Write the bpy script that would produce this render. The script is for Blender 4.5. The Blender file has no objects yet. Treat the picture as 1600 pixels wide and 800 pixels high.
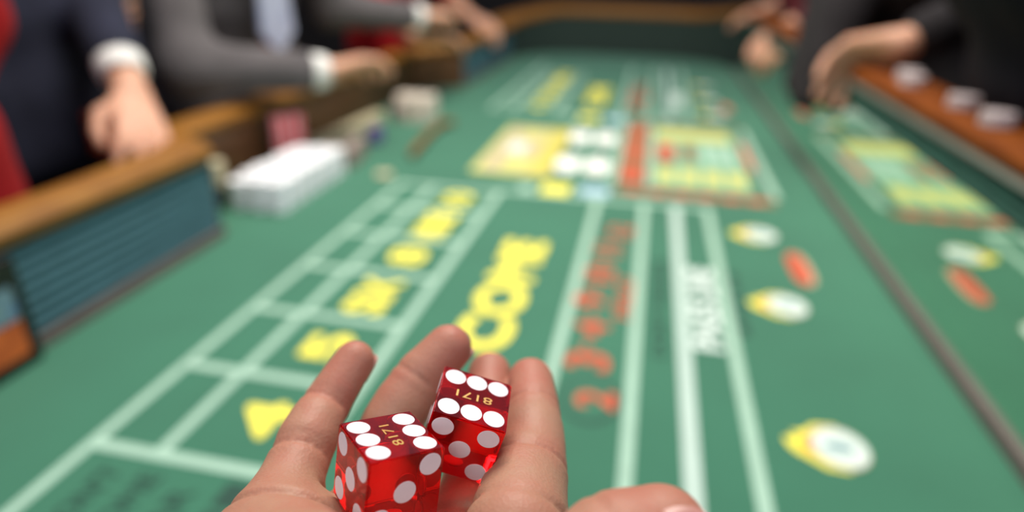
import bpy, bmesh, math, random
import numpy as np
from mathutils import Vector, Matrix

# ------------------------------------------------------------------ camera, light, exposure
random.seed(7)
SC = bpy.context.scene
COL = SC.collection
FZ = 0.74                                   # height of the felt above the floor
CAMP = np.array([0.0, 0.0, FZ + 0.45])
RIGHT = np.array([0.97824527, 0.20626648, 0.02214346])
DOWN = np.array([0.10566511, -0.40356417, -0.90882938])
FWD = np.array([-0.17852473, 0.89139783, -0.41657991])
cd = bpy.data.cameras.new('camera')
cam = bpy.data.objects.new('camera', cd)
COL.objects.link(cam)
SC.camera = cam
cd.sensor_width = 36.0
cd.lens = 22.5                              # f = 1000 px on 1600
cd.clip_start = 0.01
cd.clip_end = 60
Mx = Matrix.Identity(4)
for i in range(3):
    Mx[i][0], Mx[i][1], Mx[i][2], Mx[i][3] = RIGHT[i], -DOWN[i], -FWD[i], CAMP[i]
cam.matrix_world = Mx
cd.dof.use_dof = True
cd.dof.focus_distance = 0.158
cd.dof.aperture_fstop = 4.0
cd.dof.aperture_blades = 0

w = bpy.data.worlds.new('world')
SC.world = w
w.use_nodes = True
w.node_tree.nodes['Background'].inputs[0].default_value = (0.55, 0.66, 0.85, 1)
w.node_tree.nodes['Background'].inputs[1].default_value = 0.48

def area(name, loc, sx, sy, power, col, target=None, spread=180):
    l = bpy.data.lights.new(name, 'AREA')
    l.shape = 'RECTANGLE'
    l.size, l.size_y, l.energy, l.color = sx, sy, power, col
    l.spread = math.radians(spread)
    o = bpy.data.objects.new(name, l)
    COL.objects.link(o)
    o.location = loc
    if target is not None:
        o.rotation_euler = (Vector(target) - Vector(loc)).to_track_quat('-Z', 'Y').to_euler()
    return o

area('table_light', (-0.25, 1.45, 2.75), 0.8, 1.6, 80, (1.0, 0.94, 0.84))
area('rail_light', (-0.45, -1.00, 2.4), 1.0, 0.8, 15, (1.0, 0.97, 0.95), (-0.1, 0.4, 1.0))
area('dealer_fill', (2.0, 0.2, 2.6), 1.6, 1.6, 14, (0.86, 0.93, 1.0), (-0.9, 1.5, 1.0))  # added fill to brighten the dealers' side, not a known lamp
SC.view_settings.view_transform = 'Standard'
SC.view_settings.look = 'None'
SC.view_settings.exposure = -0.10
SC.view_settings.gamma = 1.0
SC.view_settings.use_curve_mapping = False
try:
    SC.cycles.use_denoising = True
except Exception:
    pass

# ------------------------------------------------------------------ helpers
def tag(o, label=None, cat=None, group=None, kind=None):
    if label: o['label'] = label
    if cat: o['category'] = cat
    if group: o['group'] = group
    if kind: o['kind'] = kind
    return o

def empty(name, loc, label=None, cat=None, group=None):
    o = bpy.data.objects.new(name, None)
    COL.objects.link(o)
    o.location = loc
    o.empty_display_size = 0.05
    return tag(o, label, cat, group)

def link(name, me, mat, parent=None):
    o = bpy.data.objects.new(name, me)
    COL.objects.link(o)
    if mat is not None and len(me.materials) == 0:
        me.materials.append(mat)
    if parent is not None:
        o.parent = parent
        pm = Matrix.Identity(4)
        q = parent
        while q is not None:
            pm = Matrix.LocRotScale(q.location, q.rotation_euler, q.scale) @ pm if q.parent is None else q.matrix_parent_inverse @ Matrix.LocRotScale(q.location, q.rotation_euler, q.scale) @ pm
            q = q.parent
        o.matrix_parent_inverse = pm.inverted()
    return o

def pydata(name, v, f, mat=None, parent=None, smooth=False):
    me = bpy.data.meshes.new(name)
    me.from_pydata([tuple(map(float, p)) for p in v], [], [tuple(map(int, q)) for q in f])
    if smooth:
        me.polygons.foreach_set('use_smooth', [True] * len(me.polygons))
    me.update()
    return link(name, me, mat, parent)

def bm_obj(name, bm, mat, parent=None, smooth=False):
    me = bpy.data.meshes.new(name)
    bmesh.ops.recalc_face_normals(bm, faces=bm.faces)
    bm.to_mesh(me)
    bm.free()
    if smooth:
        me.polygons.foreach_set('use_smooth', [True] * len(me.polygons))
    return link(name, me, mat, parent)

def box_bm(bm, c, s, bev=0.0):
    r = bmesh.ops.create_cube(bm, size=1.0)
    for v in r['verts']:
        v.co = Vector((v.co.x * s[0] + c[0], v.co.y * s[1] + c[1], v.co.z * s[2] + c[2]))
    if bev:
        es = list({e for v in r['verts'] for e in v.link_edges})
        bmesh.ops.bevel(bm, geom=es, offset=bev, segments=2, affect='EDGES', profile=0.5)

def box(name, c, s, mat, parent=None, bev=0.0):
    bm = bmesh.new()
    box_bm(bm, c, s, bev)
    return bm_obj(name, bm, mat, parent)

def lathe_mesh(name, prof, n=24, mat=None, smooth=True):
    v, f = [], []
    for r, z in prof:
        for k in range(n):
            a = 2 * math.pi * k / n
            v.append((r * math.cos(a), r * math.sin(a), z))
    m = len(prof)
    for i in range(m - 1):
        for k in range(n):
            f.append((i * n + k, i * n + (k + 1) % n, (i + 1) * n + (k + 1) % n, (i + 1) * n + k))
    f.append(tuple(range(n))[::-1])
    f.append(tuple((m - 1) * n + k for k in range(n)))
    me = bpy.data.meshes.new(name)
    me.from_pydata(v, [], f)
    if smooth:
        me.polygons.foreach_set('use_smooth', [len(p.vertices) == 4 for p in me.polygons])
    if mat: me.materials.append(mat)
    return me

# ------------------------------------------------------------------ materials
MATS = {}
def mat(name, col, rough=0.6, var=0.0, scale=20.0, col2=None, bump=0.0, bscale=200.0, metal=0.0, spec=0.5, sss=0.0, coat=0.0, stretch=None, sheen=0.0):
    if name in MATS: return MATS[name]
    m = bpy.data.materials.new(name)
    m.use_nodes = True
    nt = m.node_tree
    b = nt.nodes['Principled BSDF']
    b.inputs['Base Color'].default_value = (*col, 1)
    b.inputs['Roughness'].default_value = rough
    b.inputs['Metallic'].default_value = metal
    b.inputs['Specular IOR Level'].default_value = spec
    b.inputs['Coat Weight'].default_value = coat
    b.inputs['Sheen Weight'].default_value = sheen
    tc = nt.nodes.new('ShaderNodeTexCoord')
    mp = nt.nodes.new('ShaderNodeMapping')
    nt.links.new(tc.outputs['Object'], mp.inputs['Vector'])
    if stretch: mp.inputs['Scale'].default_value = stretch
    if col2 is None and var:
        col2 = tuple(c * (1 - var) for c in col)
    if col2 is not None:
        n = nt.nodes.new('ShaderNodeTexNoise')
        n.inputs['Scale'].default_value = scale
        n.inputs['Detail'].default_value = 4
        nt.links.new(mp.outputs['Vector'], n.inputs['Vector'])
        r = nt.nodes.new('ShaderNodeValToRGB')
        r.color_ramp.elements[0].position, r.color_ramp.elements[1].position = 0.35, 0.65
        r.color_ramp.elements[0].color = (*col2, 1)
        r.color_ramp.elements[1].color = (*col, 1)
        nt.links.new(n.outputs['Fac'], r.inputs['Fac'])
        nt.links.new(r.outputs['Color'], b.inputs['Base Color'])
    if bump:
        n = nt.nodes.new('ShaderNodeTexNoise')
        n.inputs['Scale'].default_value = bscale
        nt.links.new(tc.outputs['Object'], n.inputs['Vector'])
        bp = nt.nodes.new('ShaderNodeBump')
        bp.inputs['Strength'].default_value = bump
        bp.inputs['Distance'].default_value = 0.002
        nt.links.new(n.outputs['Fac'], bp.inputs['Height'])
        nt.links.new(bp.outputs['Normal'], b.inputs['Normal'])
    if sss:
        b.inputs['Subsurface Weight'].default_value = sss
        b.inputs['Subsurface Radius'].default_value = (1.0, 0.35, 0.2)
        b.inputs['Subsurface Scale'].default_value = 0.004
    MATS[name] = m
    return m

FELT = mat('green_felt', (0.036, 0.162, 0.095), 0.85, var=0.10, scale=6, bump=0.15, bscale=1500, spec=0.35, sheen=0.15)
LINE = mat('print_pale', (0.36, 0.55, 0.43), 0.8, var=0.08, scale=40)
WHITE = mat('print_white', (0.66, 0.76, 0.70), 0.8, var=0.05, scale=40)
YEL = mat('print_yellow', (0.90, 0.80, 0.09), 0.8, var=0.05, scale=40)
YEL2 = mat('print_pale_yellow', (0.60, 0.58, 0.17), 0.8, var=0.08, scale=40)
RED = mat('print_red', (0.58, 0.085, 0.035), 0.8, var=0.08, scale=40)
ROSE = mat('print_rose', (0.56, 0.40, 0.27), 0.8, col2=(0.40, 0.40, 0.24), scale=28)
BROWN = mat('print_brown', (0.26, 0.12, 0.05), 0.8, var=0.1, scale=40)
BLUE = mat('print_blue', (0.42, 0.60, 0.72), 0.8, var=0.08, scale=40)
DARK = mat('print_dark', (0.014, 0.062, 0.042), 0.8, var=0.1, scale=40)
GREY = mat('print_grey', (0.20, 0.36, 0.38), 0.8, var=0.1, scale=40)
ORANGE = mat('print_orange', (0.85, 0.30, 0.04), 0.8, var=0.1, scale=40)
FOAM = mat('teal_foam', (0.062, 0.160, 0.195), 0.85, var=0.15, scale=30, bump=0.2, bscale=400)
FOAMG = mat('green_foam', (0.016, 0.085, 0.060), 0.85, var=0.15, scale=30, bump=0.2, bscale=400)
FOAM_SHADED = mat('shaded_green_foam', (0.018, 0.036, 0.028), 0.85, var=0.15, scale=30, bump=0.2, bscale=400)  # same green foam, with the far end's shade put into its colour
TRIM = mat('grey_trim', (0.15, 0.12, 0.11), 0.6, var=0.12, scale=30)
LIP = mat('grey_lip', (0.24, 0.25, 0.22), 0.5, var=0.1, scale=30)
WOOD = mat('rail_wood', (0.29, 0.125, 0.016), 0.5, col2=(0.18, 0.066, 0.008), scale=14, stretch=(8, 0.8, 8), coat=0.0, spec=0.3)
WOODR = mat('rust_wood', (0.20, 0.050, 0.004), 0.7, col2=(0.12, 0.026, 0.003), scale=14, stretch=(8, 0.8, 8), spec=0.12)
DWOOD = mat('dark_wood', (0.11, 0.045, 0.014), 0.45, col2=(0.06, 0.022, 0.007), scale=12, stretch=(8, 0.8, 8))
CARPET = mat('carpet', (0.045, 0.018, 0.016), 0.95, col2=(0.016, 0.012, 0.02), scale=5)
PLASTER = mat('dark_plaster', (0.035, 0.028, 0.026), 0.9, var=0.2, scale=3)
BLACKP = mat('black_plastic', (0.006, 0.006, 0.007), 0.35, var=0.2, scale=30)

def mirror_mat():
    m = bpy.data.materials.new('mirror_glass')
    m.use_nodes = True
    nt = m.node_tree
    b = nt.nodes['Principled BSDF']
    b.inputs['Metallic'].default_value = 1.0
    n = nt.nodes.new('ShaderNodeTexNoise')
    n.inputs['Scale'].default_value = 3.0
    r = nt.nodes.new('ShaderNodeMapRange')
    r.inputs[3].default_value, r.inputs[4].default_value = 0.02, 0.05
    nt.links.new(n.outputs['Fac'], r.inputs[0])
    nt.links.new(r.outputs[0], b.inputs['Roughness'])
    b.inputs['Base Color'].default_value = (0.72, 0.80, 0.72, 1)
    return m
MIRROR = mirror_mat()

# ------------------------------------------------------------------ implicit surfaces (round cones, smooth unions, surface nets)
class Field:
    def __init__(self, lo, hi, h):
        self.lo = np.array(lo, float)
        self.h = h
        self.n = np.ceil((np.array(hi) - self.lo) / h).astype(int) + 1
        self.F = np.full(tuple(self.n), 0.05, np.float32)

    def block(self, pts, pad):
        pts = np.array(pts, float)
        a = np.floor((pts.min(0) - pad - self.lo) / self.h).astype(int)
        b = np.ceil((pts.max(0) + pad - self.lo) / self.h).astype(int) + 1
        a = np.clip(a, 0, self.n)
        b = np.clip(b, 0, self.n)
        if (b <= a).any(): return None
        sl = tuple(slice(i, j) for i, j in zip(a, b))
        ax = [self.lo[i] + self.h * np.arange(a[i], b[i], dtype=np.float32) for i in range(3)]
        X, Y, Z = (ax[0][:, None, None].astype(np.float32), ax[1][None, :, None].astype(np.float32), ax[2][None, None, :].astype(np.float32))
        return sl, X, Y, Z

    @staticmethod
    def cone(X, Y, Z, a, b, ra, rb):
        a, b = np.array(a, float), np.array(b, float)
        d = b - a
        L = float(d @ d) + 1e-12
        t = ((X - a[0]) * d[0] + (Y - a[1]) * d[1] + (Z - a[2]) * d[2]) / L
        t = np.clip(t, 0, 1)
        dx, dy, dz = X - (a[0] + t * d[0]), Y - (a[1] + t * d[1]), Z - (a[2] + t * d[2])
        return np.sqrt(dx * dx + dy * dy + dz * dz) - (ra + (rb - ra) * t)

    def add(self, prims, k=0.01):
        for a, b, ra, rb in prims:
            B = self.block([a, b], max(ra, rb) + k + 4 * self.h)
            if B is None: continue
            sl, X, Y, Z = B
            d = self.cone(X, Y, Z, a, b, ra, rb)
            self.F[sl] = smin(self.F[sl], d, k)

    def sub(self, prims, k=0.004):
        for a, b, ra, rb in prims:
            B = self.block([a, b], max(ra, rb) + k + 4 * self.h)
            if B is None: continue
            sl, X, Y, Z = B
            d = -self.cone(X, Y, Z, a, b, ra, rb)
            self.F[sl] = -smin(-self.F[sl], -d, k)

    def sub_box(self, c, R, half, k=0.0015):
        B = self.block([c], np.linalg.norm(half) + 0.006)
        sl, X, Y, Z = B
        x, y, z = X - c[0], Y - c[1], Z - c[2]
        q = [np.abs(x * R[0][i] + y * R[1][i] + z * R[2][i]) - half[i] for i in range(3)]
        out = np.sqrt(sum(np.maximum(v, 0) ** 2 for v in q)) + np.minimum(np.maximum(np.maximum(q[0], q[1]), q[2]), 0)
        self.F[sl] = -smin(-self.F[sl], out, k)

    def groove(self, c, axis, face, rad, depth, width):
        axis = np.array(axis) / np.linalg.norm(axis)
        face = np.array(face) / np.linalg.norm(face)
        B = self.block([c], rad * 1.7)
        if B is None: return
        sl, X, Y, Z = B
        x, y, z = X - c[0], Y - c[1], Z - c[2]
        al = x * axis[0] + y * axis[1] + z * axis[2]
        up = x * face[0] + y * face[1] + z * face[2]
        rr = np.sqrt(np.maximum(x * x + y * y + z * z - al * al, 1e-12))
        # the fold bends a little towards the sides of the finger
        g = np.exp(-(al / width) ** 2) * np.clip(up / rr * 1.3 + 0.35, 0, 1) * np.clip((rad * 1.6 - rr) / (rad * 0.3), 0, 1)
        self.F[sl] += (depth * g).astype(np.float32)

    def mesh(self):
        F, h = self.F, self.h
        I = F < 0
        s = I[:-1, :-1, :-1].astype(np.int8)
        cnt = np.zeros(tuple(np.array(F.shape) - 1), np.int8)
        for i in (0, 1):
            for j in (0, 1):
                for k in (0, 1):
                    cnt += I[i:F.shape[0] - 1 + i, j:F.shape[1] - 1 + j, k:F.shape[2] - 1 + k]
        act = (cnt > 0) & (cnt < 8)
        idx = np.argwhere(act)
        num = -np.ones(act.shape, np.int64)
        num[act] = np.arange(len(idx))
        corn = np.array([(i, j, k) for i in (0, 1) for j in (0, 1) for k in (0, 1)])
        val = np.stack([F[idx[:, 0] + c[0], idx[:, 1] + c[1], idx[:, 2] + c[2]] for c in corn], 1)
        acc = np.zeros((len(idx), 3))
        n = np.zeros(len(idx))
        for p in range(8):
            for q in range(p + 1, 8):
                if np.abs(corn[p] - corn[q]).sum() != 1: continue
                m = (val[:, p] < 0) != (val[:, q] < 0)
                t = val[m, p] / (val[m, p] - val[m, q])
                acc[m] += corn[p] + t[:, None] * (corn[q] - corn[p])
                n[m] += 1
        V = self.lo + h * (idx + acc / n[:, None])
        quads = []
        for ax in range(3):
            o1, o2 = [(1, 2), (2, 0), (0, 1)][ax]
            sl0 = [slice(1, -1)] * 3
            sl1 = [slice(1, -1)] * 3
            sl0[ax] = slice(0, -1)
            sl1[ax] = slice(1, None)
            A, Bb = I[tuple(sl0)], I[tuple(sl1)]
            for flip in (False, True):
                e = np.argwhere(A & ~Bb) if not flip else np.argwhere(~A & Bb)
                if len(e) == 0: continue
                e = e + 1
                e[:, ax] -= 1
                def cell(d1, d2):
                    c = e.copy()
                    c[:, o1] += d1
                    c[:, o2] += d2
                    return num[c[:, 0], c[:, 1], c[:, 2]]
                q = np.stack([cell(-1, -1), cell(0, -1), cell(0, 0), cell(-1, 0)], 1)
                if flip: q = q[:, ::-1]
                quads.append(q)
        Q = np.concatenate(quads)
        Q = Q[(Q >= 0).all(1)]
        return V, Q

def smin(a, b, k):
    hh = np.clip(0.5 + 0.5 * (b - a) / k, 0, 1)
    return (b * (1 - hh) + a * hh - k * hh * (1 - hh)).astype(np.float32)

def relax(V, Q, it=2, lam=0.5):
    n = len(V)
    for _ in range(it):
        acc = np.zeros((n, 3))
        c = np.zeros(n)
        for i in range(4):
            j = (i + 1) % 4
            np.add.at(acc, Q[:, i], V[Q[:, j]])
            np.add.at(acc, Q[:, j], V[Q[:, i]])
            np.add.at(c, Q[:, i], 1)
            np.add.at(c, Q[:, j], 1)
        V = V * (1 - lam) + lam * acc / np.maximum(c, 1)[:, None]
    return V

def np_mesh(name, V, Q):
    me = bpy.data.meshes.new(name)
    me.vertices.add(len(V))
    me.vertices.foreach_set('co', np.asarray(V, np.float32).ravel())
    me.loops.add(Q.size)
    me.loops.foreach_set('vertex_index', Q.astype(np.int32).ravel())
    me.polygons.add(len(Q))
    me.polygons.foreach_set('loop_start', np.arange(0, Q.size, 4, dtype=np.int32))
    me.update(calc_edges=True)
    me.polygons.foreach_set('use_smooth', np.ones(len(Q), bool))
    me.update()
    return me

def field_obj(name, fld, material, parent, it=1):
    V, Q = fld.mesh()
    V = relax(V, Q, it)
    return link(name, np_mesh(name, V, Q), material, parent)

# ------------------------------------------------------------------ room
tag(box('floor', (0, 2, -0.05), (9, 10, 0.1), CARPET), 'dark patterned casino carpet under the table', 'floor', kind='structure')
tag(box('wall_back', (0, 7.05, 1.5), (9, 0.1, 3.0), PLASTER), 'dark casino wall beyond the far end of the table', 'wall', kind='structure')
tag(box('wall_left', (-4.55, 2, 1.5), (0.1, 10, 3.0), PLASTER), 'dark casino wall behind the dealers', 'wall', kind='structure')
tag(box('wall_right', (4.55, 2, 1.5), (0.1, 10, 3.0), PLASTER), 'dark casino wall behind the right hand players', 'wall', kind='structure')

# ------------------------------------------------------------------ craps table
XR, XL, XD = 0.405, -0.705, -0.855          # inner faces: players' side, dealers' side, dealers' bay
Y0, Y1 = -0.30, 3.70
TB = empty('craps_table', (-0.15, 1.7, 0), 'long craps table with green printed felt and wooden rails', 'table')

def arc(cx, cy, rx, ry, a0, a1, n):
    return [(cx + rx * math.cos(math.radians(a0 + (a1 - a0) * i / n)), cy + ry * math.sin(math.radians(a0 + (a1 - a0) * i / n))) for i in range(n + 1)]
RC = 0.36
path_right = [(XR, Y0 + RC + i * (Y1 - Y0 - 2 * RC) / 12) for i in range(13)]
path_far = arc(XR - RC, Y1 - RC, RC, RC, 0, 90, 10) + arc(XL + RC, Y1 - RC, RC, RC, 90, 180, 10)
path_lf = [(XL, Y1 - RC), (XL, 3.1), (XL, 2.8), (XL, 2.48)]
path_bay = [(XL, 2.48), (XL - 0.06, 2.44), (XD, 2.36), (XD, 2.0), (XD, 1.7), (XD, 1.4), (XD, 1.06), (XL - 0.06, 0.96), (XL, 0.92)]
path_ln = [(XL, 0.92), (XL, 0.7), (XL, 0.5), (XL, 0.25), (XL, Y0 + RC)]
path_near = arc(XL + RC, Y0 + RC, RC, RC, 180, 270, 10) + arc(XR - RC, Y0 + RC, RC, RC, 270, 360, 10)

def normals(path):
    out = []
    n = len(path)
    for i in range(n):
        a, b = path[max(0, i - 1)], path[min(n - 1, i + 1)]
        dx, dy = b[0] - a[0], b[1] - a[1]
        l = math.hypot(dx, dy) or 1
        out.append((dy / l, -dx / l))        # outward for a counter-clockwise path
    return out

def sweep(name, path, prof, material, parent, base=None, smooth=False):
    """prof: closed list of (outward offset, z); base(i): z shift along the path"""
    N = normals(path)
    v, f = [], []
    m = len(prof)
    for i, (p, n) in enumerate(zip(path, N)):
        dz = base[i] if base else 0
        for o, z in prof:
            v.append((p[0] + n[0] * o, p[1] + n[1] * o, FZ + z + dz))
    for i in range(len(path) - 1):
        for k in range(m):
            k2 = (k + 1) % m
            f.append((i * m + k, i * m + k2, (i + 1) * m + k2, (i + 1) * m + k))
    f.append(tuple(range(m))[::-1])
    f.append(tuple((len(path) - 1) * m + k for k in range(m)))
    return pydata(name, v, f, material, parent, smooth)

def slab(o0, o1, z0, z1):
    return [(o0, z0), (o1, z0), (o1, z1), (o0, z1)]
def ridged(z0, z1, n, depth=0.004, back=0.02):
    p = [(back, z0)]
    for i in range(n):
        za, zb = z0 + (z1 - z0) * i / n, z0 + (z1 - z0) * (i + 1) / n
        p += [(depth, za), (0.0, za * 0.5 + zb * 0.5)]
    p += [(depth, z1), (back, z1)]
    return p
RAIL = [(-0.004, -0.012), (-0.008, 0.004), (0.0, 0.018), (0.022, 0.029), (0.046, 0.031), (0.056, 0.017), (0.066, 0.013), (0.088, 0.013), (0.098, 0.017), (0.108, 0.031), (0.130, 0.028), (0.146, 0.012), (0.150, -0.015), (0.146, -0.04), (0.02, -0.04), (0.02, -0.012)]

RAILL = [(-0.004, -0.012), (-0.008, 0.004), (0.0, 0.014), (0.018, 0.021), (0.042, 0.021), (0.060, 0.012), (0.066, -0.002), (0.064, -0.03), (0.02, -0.03), (0.02, -0.012)]
RAILR = [(-0.004, -0.012), (-0.006, 0.002), (0.0, 0.010), (0.012, 0.014), (0.06, 0.014), (0.075, 0.012), (0.095, 0.008), (0.108, -0.010), (0.105, -0.035), (0.02, -0.035), (0.02, -0.012)]
# felt (one surface; its outline follows the walls)
out = path_right + path_far[1:] + path_lf[1:] + path_bay[1:] + path_ln[1:] + path_near[1:-1]
bm = bmesh.new()
top = [bm.verts.new((x, y, FZ)) for x, y in out]
bot = [bm.verts.new((x, y, FZ - 0.03)) for x, y in out]
bm.faces.new(top)
bm.faces.new(bot[::-1])
for i in range(len(out)):
    j = (i + 1) % len(out)
    bm.faces.new((top[i], bot[i], bot[j], top[j]))
FE = bm_obj('playing_surface', bm, FELT, TB)
FE['label'] = 'green felt with printed betting layout'

HR, HE, HL, HB = 0.262, 0.215, 0.150, 0.135   # rail heights: right, far end, left, dealers' bay
far_h = [HR + (HE - HR) * min(1, i / 7) for i in range(11)] + [HE + (HL - HE) * max(0, (i - 3) / 7) for i in range(11)]
near_h = [HL + (HR - HL) * i / 21 for i in range(22)]

sweep('base_trim', path_right, slab(-0.006, 0.02, 0, 0.018), TRIM, TB)
sweep('mirror_panel', path_right, slab(0.0, 0.02, 0.018, 0.202), MIRROR, TB)['label'] = 'long mirror strip reflecting the layout'
sweep('foam_lining', path_right, ridged(0.202, 0.242, 4), FOAMG, TB)
sweep('edge_lip', path_right, slab(-0.004, 0.02, 0.242, 0.254), LIP, TB)
sweep('wood_rail', path_right, [(o, z + HR + 0.002) for o, z in RAILR], WOODR, TB)
def varied(name, path, hs, z0, top_off, material, n):
    N = normals(path)
    v, f = [], []
    rows = 2 * n + 1
    for p, nn, hh in zip(path, N, hs):
        col = []
        for i in range(rows):
            z = z0 + (hh + top_off - z0) * i / (rows - 1)
            o = 0.004 if i % 2 == 0 else 0.0
            col.append((p[0] + nn[0] * o, p[1] + nn[1] * o, FZ + z))
        col.append((p[0] + nn[0] * 0.02, p[1] + nn[1] * 0.02, FZ + hh + top_off))
        col.append((p[0] + nn[0] * 0.02, p[1] + nn[1] * 0.02, FZ + z0))
        v += col
    m = rows + 2
    for i in range(len(path) - 1):
        for k in range(m):
            k2 = (k + 1) % m
            f.append((i * m + k, i * m + k2, (i + 1) * m + k2, (i + 1) * m + k))
    f.append(tuple(range(m))[::-1]); f.append(tuple((len(path) - 1) * m + k for k in range(m)))
    return pydata(name, v, f, material, TB)
for path, hs in ((path_far, far_h), (path_near, near_h)):
    sweep('base_trim', path, slab(-0.006, 0.02, 0, 0.018), TRIM if path is path_near else FOAM_SHADED, TB)
    varied('foam_lining', path, hs, 0.018, -0.012, FOAM_SHADED, 8)
    sweep('wood_rail', path, RAIL, WOOD, TB, base=hs)
for path in (path_lf, path_ln):
    sweep('base_trim', path, slab(-0.006, 0.02, 0, 0.016), TRIM, TB)
    sweep('foam_lining', path, ridged(0.016, HL - 0.012, 8), FOAM, TB)
    sweep('wood_rail', path, [(o, z + HL) for o, z in RAILL], WOOD, TB)
bay_h = [HL - (HL - HB) * min(1, i / 2) for i in range(3)] + [HB] * 3 + [HL - (HL - HB) * min(1, i / 2) for i in (2, 1, 0)]
sweep('bay_wall', path_bay, slab(0.0, 0.02, 0, HB - 0.012), DWOOD, TB)
sweep('wood_rail', path_bay, RAILL, WOOD, TB, base=bay_h)
# outside of the table
apron = path_right + path_far[1:] + path_lf[1:] + path_ln + path_near[1:-1]
ap = [(x, y) for x, y in apron]
N = normals(ap + [ap[0]])
bm = bmesh.new()
rings = []
for z in (FZ - 0.30, FZ - 0.031):
    rings.append([bm.verts.new((p[0] + n[0] * 0.03, p[1] + n[1] * 0.03, z)) for p, n in zip(ap, N)])
bm.faces.new(rings[0][::-1]); bm.faces.new(rings[1])
for i in range(len(ap)):
    j = (i + 1) % len(ap)
    bm.faces.new((rings[0][i], rings[0][j], rings[1][j], rings[1][i]))
bm_obj('apron', bm, DWOOD, TB)
sweep('side_panel', path_right, slab(0.021, 0.10, -0.03, HR - 0.04), DWOOD, TB)
sweep('side_panel', path_far, slab(0.021, 0.14, -0.03, HL - 0.04), DWOOD, TB)
sweep('side_panel', path_near, slab(0.021, 0.14, -0.03, HL - 0.04), DWOOD, TB)
for p in (path_lf, path_ln): sweep('side_panel', p, slab(0.021, 0.06, -0.03, HL - 0.03), DWOOD, TB)
sweep('side_panel', path_bay, slab(0.021, 0.06, -0.03, HB - 0.03), DWOOD, TB)
for y in (0.5, 2.9):
    box('pedestal', (-0.15, y, (FZ - 0.3) / 2), (0.62, 0.5, FZ - 0.3), DWOOD, TB, 0.02)

# ------------------------------------------------------------------ printed layout (thin inlays on the felt)
ZP = FZ + 0.0004
LAYER = [0]
def inlay(name, pts, material, lift=0):
    z0, z1 = FZ - 0.0005, ZP + lift * 0.00025
    n = len(pts)
    v = [(x, y, z1) for x, y in pts] + [(x, y, z0) for x, y in pts]
    f = [tuple(range(n)), tuple(range(2 * n - 1, n - 1, -1))] + [(i, i + n, (i + 1) % n + n, (i + 1) % n) for i in range(n)]
    bm = bmesh.new()
    vs = [bm.verts.new(p) for p in v]
    for q in f: bm.faces.new([vs[i] for i in q])
    return bm_obj(name, bm, material, FE)
def rect(name, x0, x1, y0, y1, material, lift=0):
    return inlay(name, [(x0, y0), (x1, y0), (x1, y1), (x0, y1)], material, lift)
def disc(name, cx, cy, rx, ry, material, lift=0, n=28):
    return inlay(name, [(cx + rx * math.cos(2 * math.pi * k / n), cy + ry * math.sin(2 * math.pi * k / n)) for k in range(n)], material, lift)
def text_mesh(name, s, size, offset=0.0, extrude=0.0004):
    cu = bpy.data.curves.new(name, 'FONT')
    cu.body = s
    cu.size = size
    cu.align_x = 'CENTER'
    cu.align_y = 'CENTER'
    cu.offset = offset
    cu.extrude = extrude
    cu.resolution_u = 4
    o = bpy.data.objects.new(name + '_tmp', cu)
    COL.objects.link(o)
    dg = bpy.context.evaluated_depsgraph_get()
    me = bpy.data.meshes.new_from_object(o.evaluated_get(dg))
    bpy.data.objects.remove(o)
    bpy.data.curves.remove(cu)
    me.name = name
    return me
def lettering(name, s, cx, cy, wy, hx, material, bold=0.06, lift=1):
    """text on the felt that reads along +Y, its top towards -X; stretched to wy x hx"""
    me = text_mesh(name, s, 1.0, 0.0, 0.0)
    co = np.array([v.co for v in me.vertices])
    lo, hi = co.min(0), co.max(0)
    c = (lo + hi) / 2
    for v in me.vertices:
        u = (v.co.x - c[0]) / (hi[0] - lo[0]) * wy
        t = (v.co.y - c[1]) / (hi[1] - lo[1]) * hx
        v.co = (cx - t, cy + u, 0)
    bm = bmesh.new()
    e = bold * hx * 0.55
    for q, (ex, ey) in enumerate(((0, 0), (e, 0), (-e, 0), (0, e), (0, -e), (.7 * e, .7 * e), (-.7 * e, .7 * e), (.7 * e, -.7 * e), (-.7 * e, -.7 * e))):
        n0 = len(bm.verts)
        bm.from_mesh(me)
        bm.verts.ensure_lookup_table()
        for v in bm.verts[n0:]:
            v.co.x += ex
            v.co.y += ey
            v.co.z += q * 0.00002
    r = bmesh.ops.extrude_face_region(bm, geom=list(bm.faces))
    for e in r['geom']:
        if isinstance(e, bmesh.types.BMVert): e.co.z += 0.0008
    for v in bm.verts: v.co.z += FZ - 0.0002 + lift * 0.0002
    bpy.data.meshes.remove(me)
    return bm_obj(name, bm, material, FE)

XS = [-0.510, -0.435, -0.288, -0.0765, 0.0194, 0.0832, 0.147]
LW = [0.0065, 0.0065, 0.0070, 0.0070, 0.0070, 0.0090, 0.0075]
YS = [0.4126 + 0.1445 * i for i in range(7)]
MID = 1.70
for x, lw, m in zip(XS, LW, [LINE, LINE, LINE, LINE, LINE, mat('print_soft_white', (0.47, 0.60, 0.53), 0.8, var=0.05, scale=40), LINE]):
    a = 0.12 if x not in (XS[1], XS[2]) else YS[0]
    b = 1.292
    rect('layout_line', x - lw, x + lw, a, b, m)
    rect('layout_line', x - lw, x + lw, 2 * MID - b, 2 * MID - a, m)
for y in YS:
    rect('layout_line', XS[0], XS[2], y - 0.007, y + 0.007, LINE, 1)
    rect('layout_line', XS[0], XS[2], 2 * MID - y - 0.007, 2 * MID - y + 0.007, LINE, 1)
rect('layout_line', XS[2], XS[6], 1.284, 1.300, LINE, 1)
rect('layout_line', XS[2], XS[6], 2.100, 2.116, LINE, 1)
words = ['4', '5', 'SIX', '8', 'NINE', '10']
wid = [0.052, 0.060, 0.100, 0.058, 0.118, 0.080]
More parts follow.
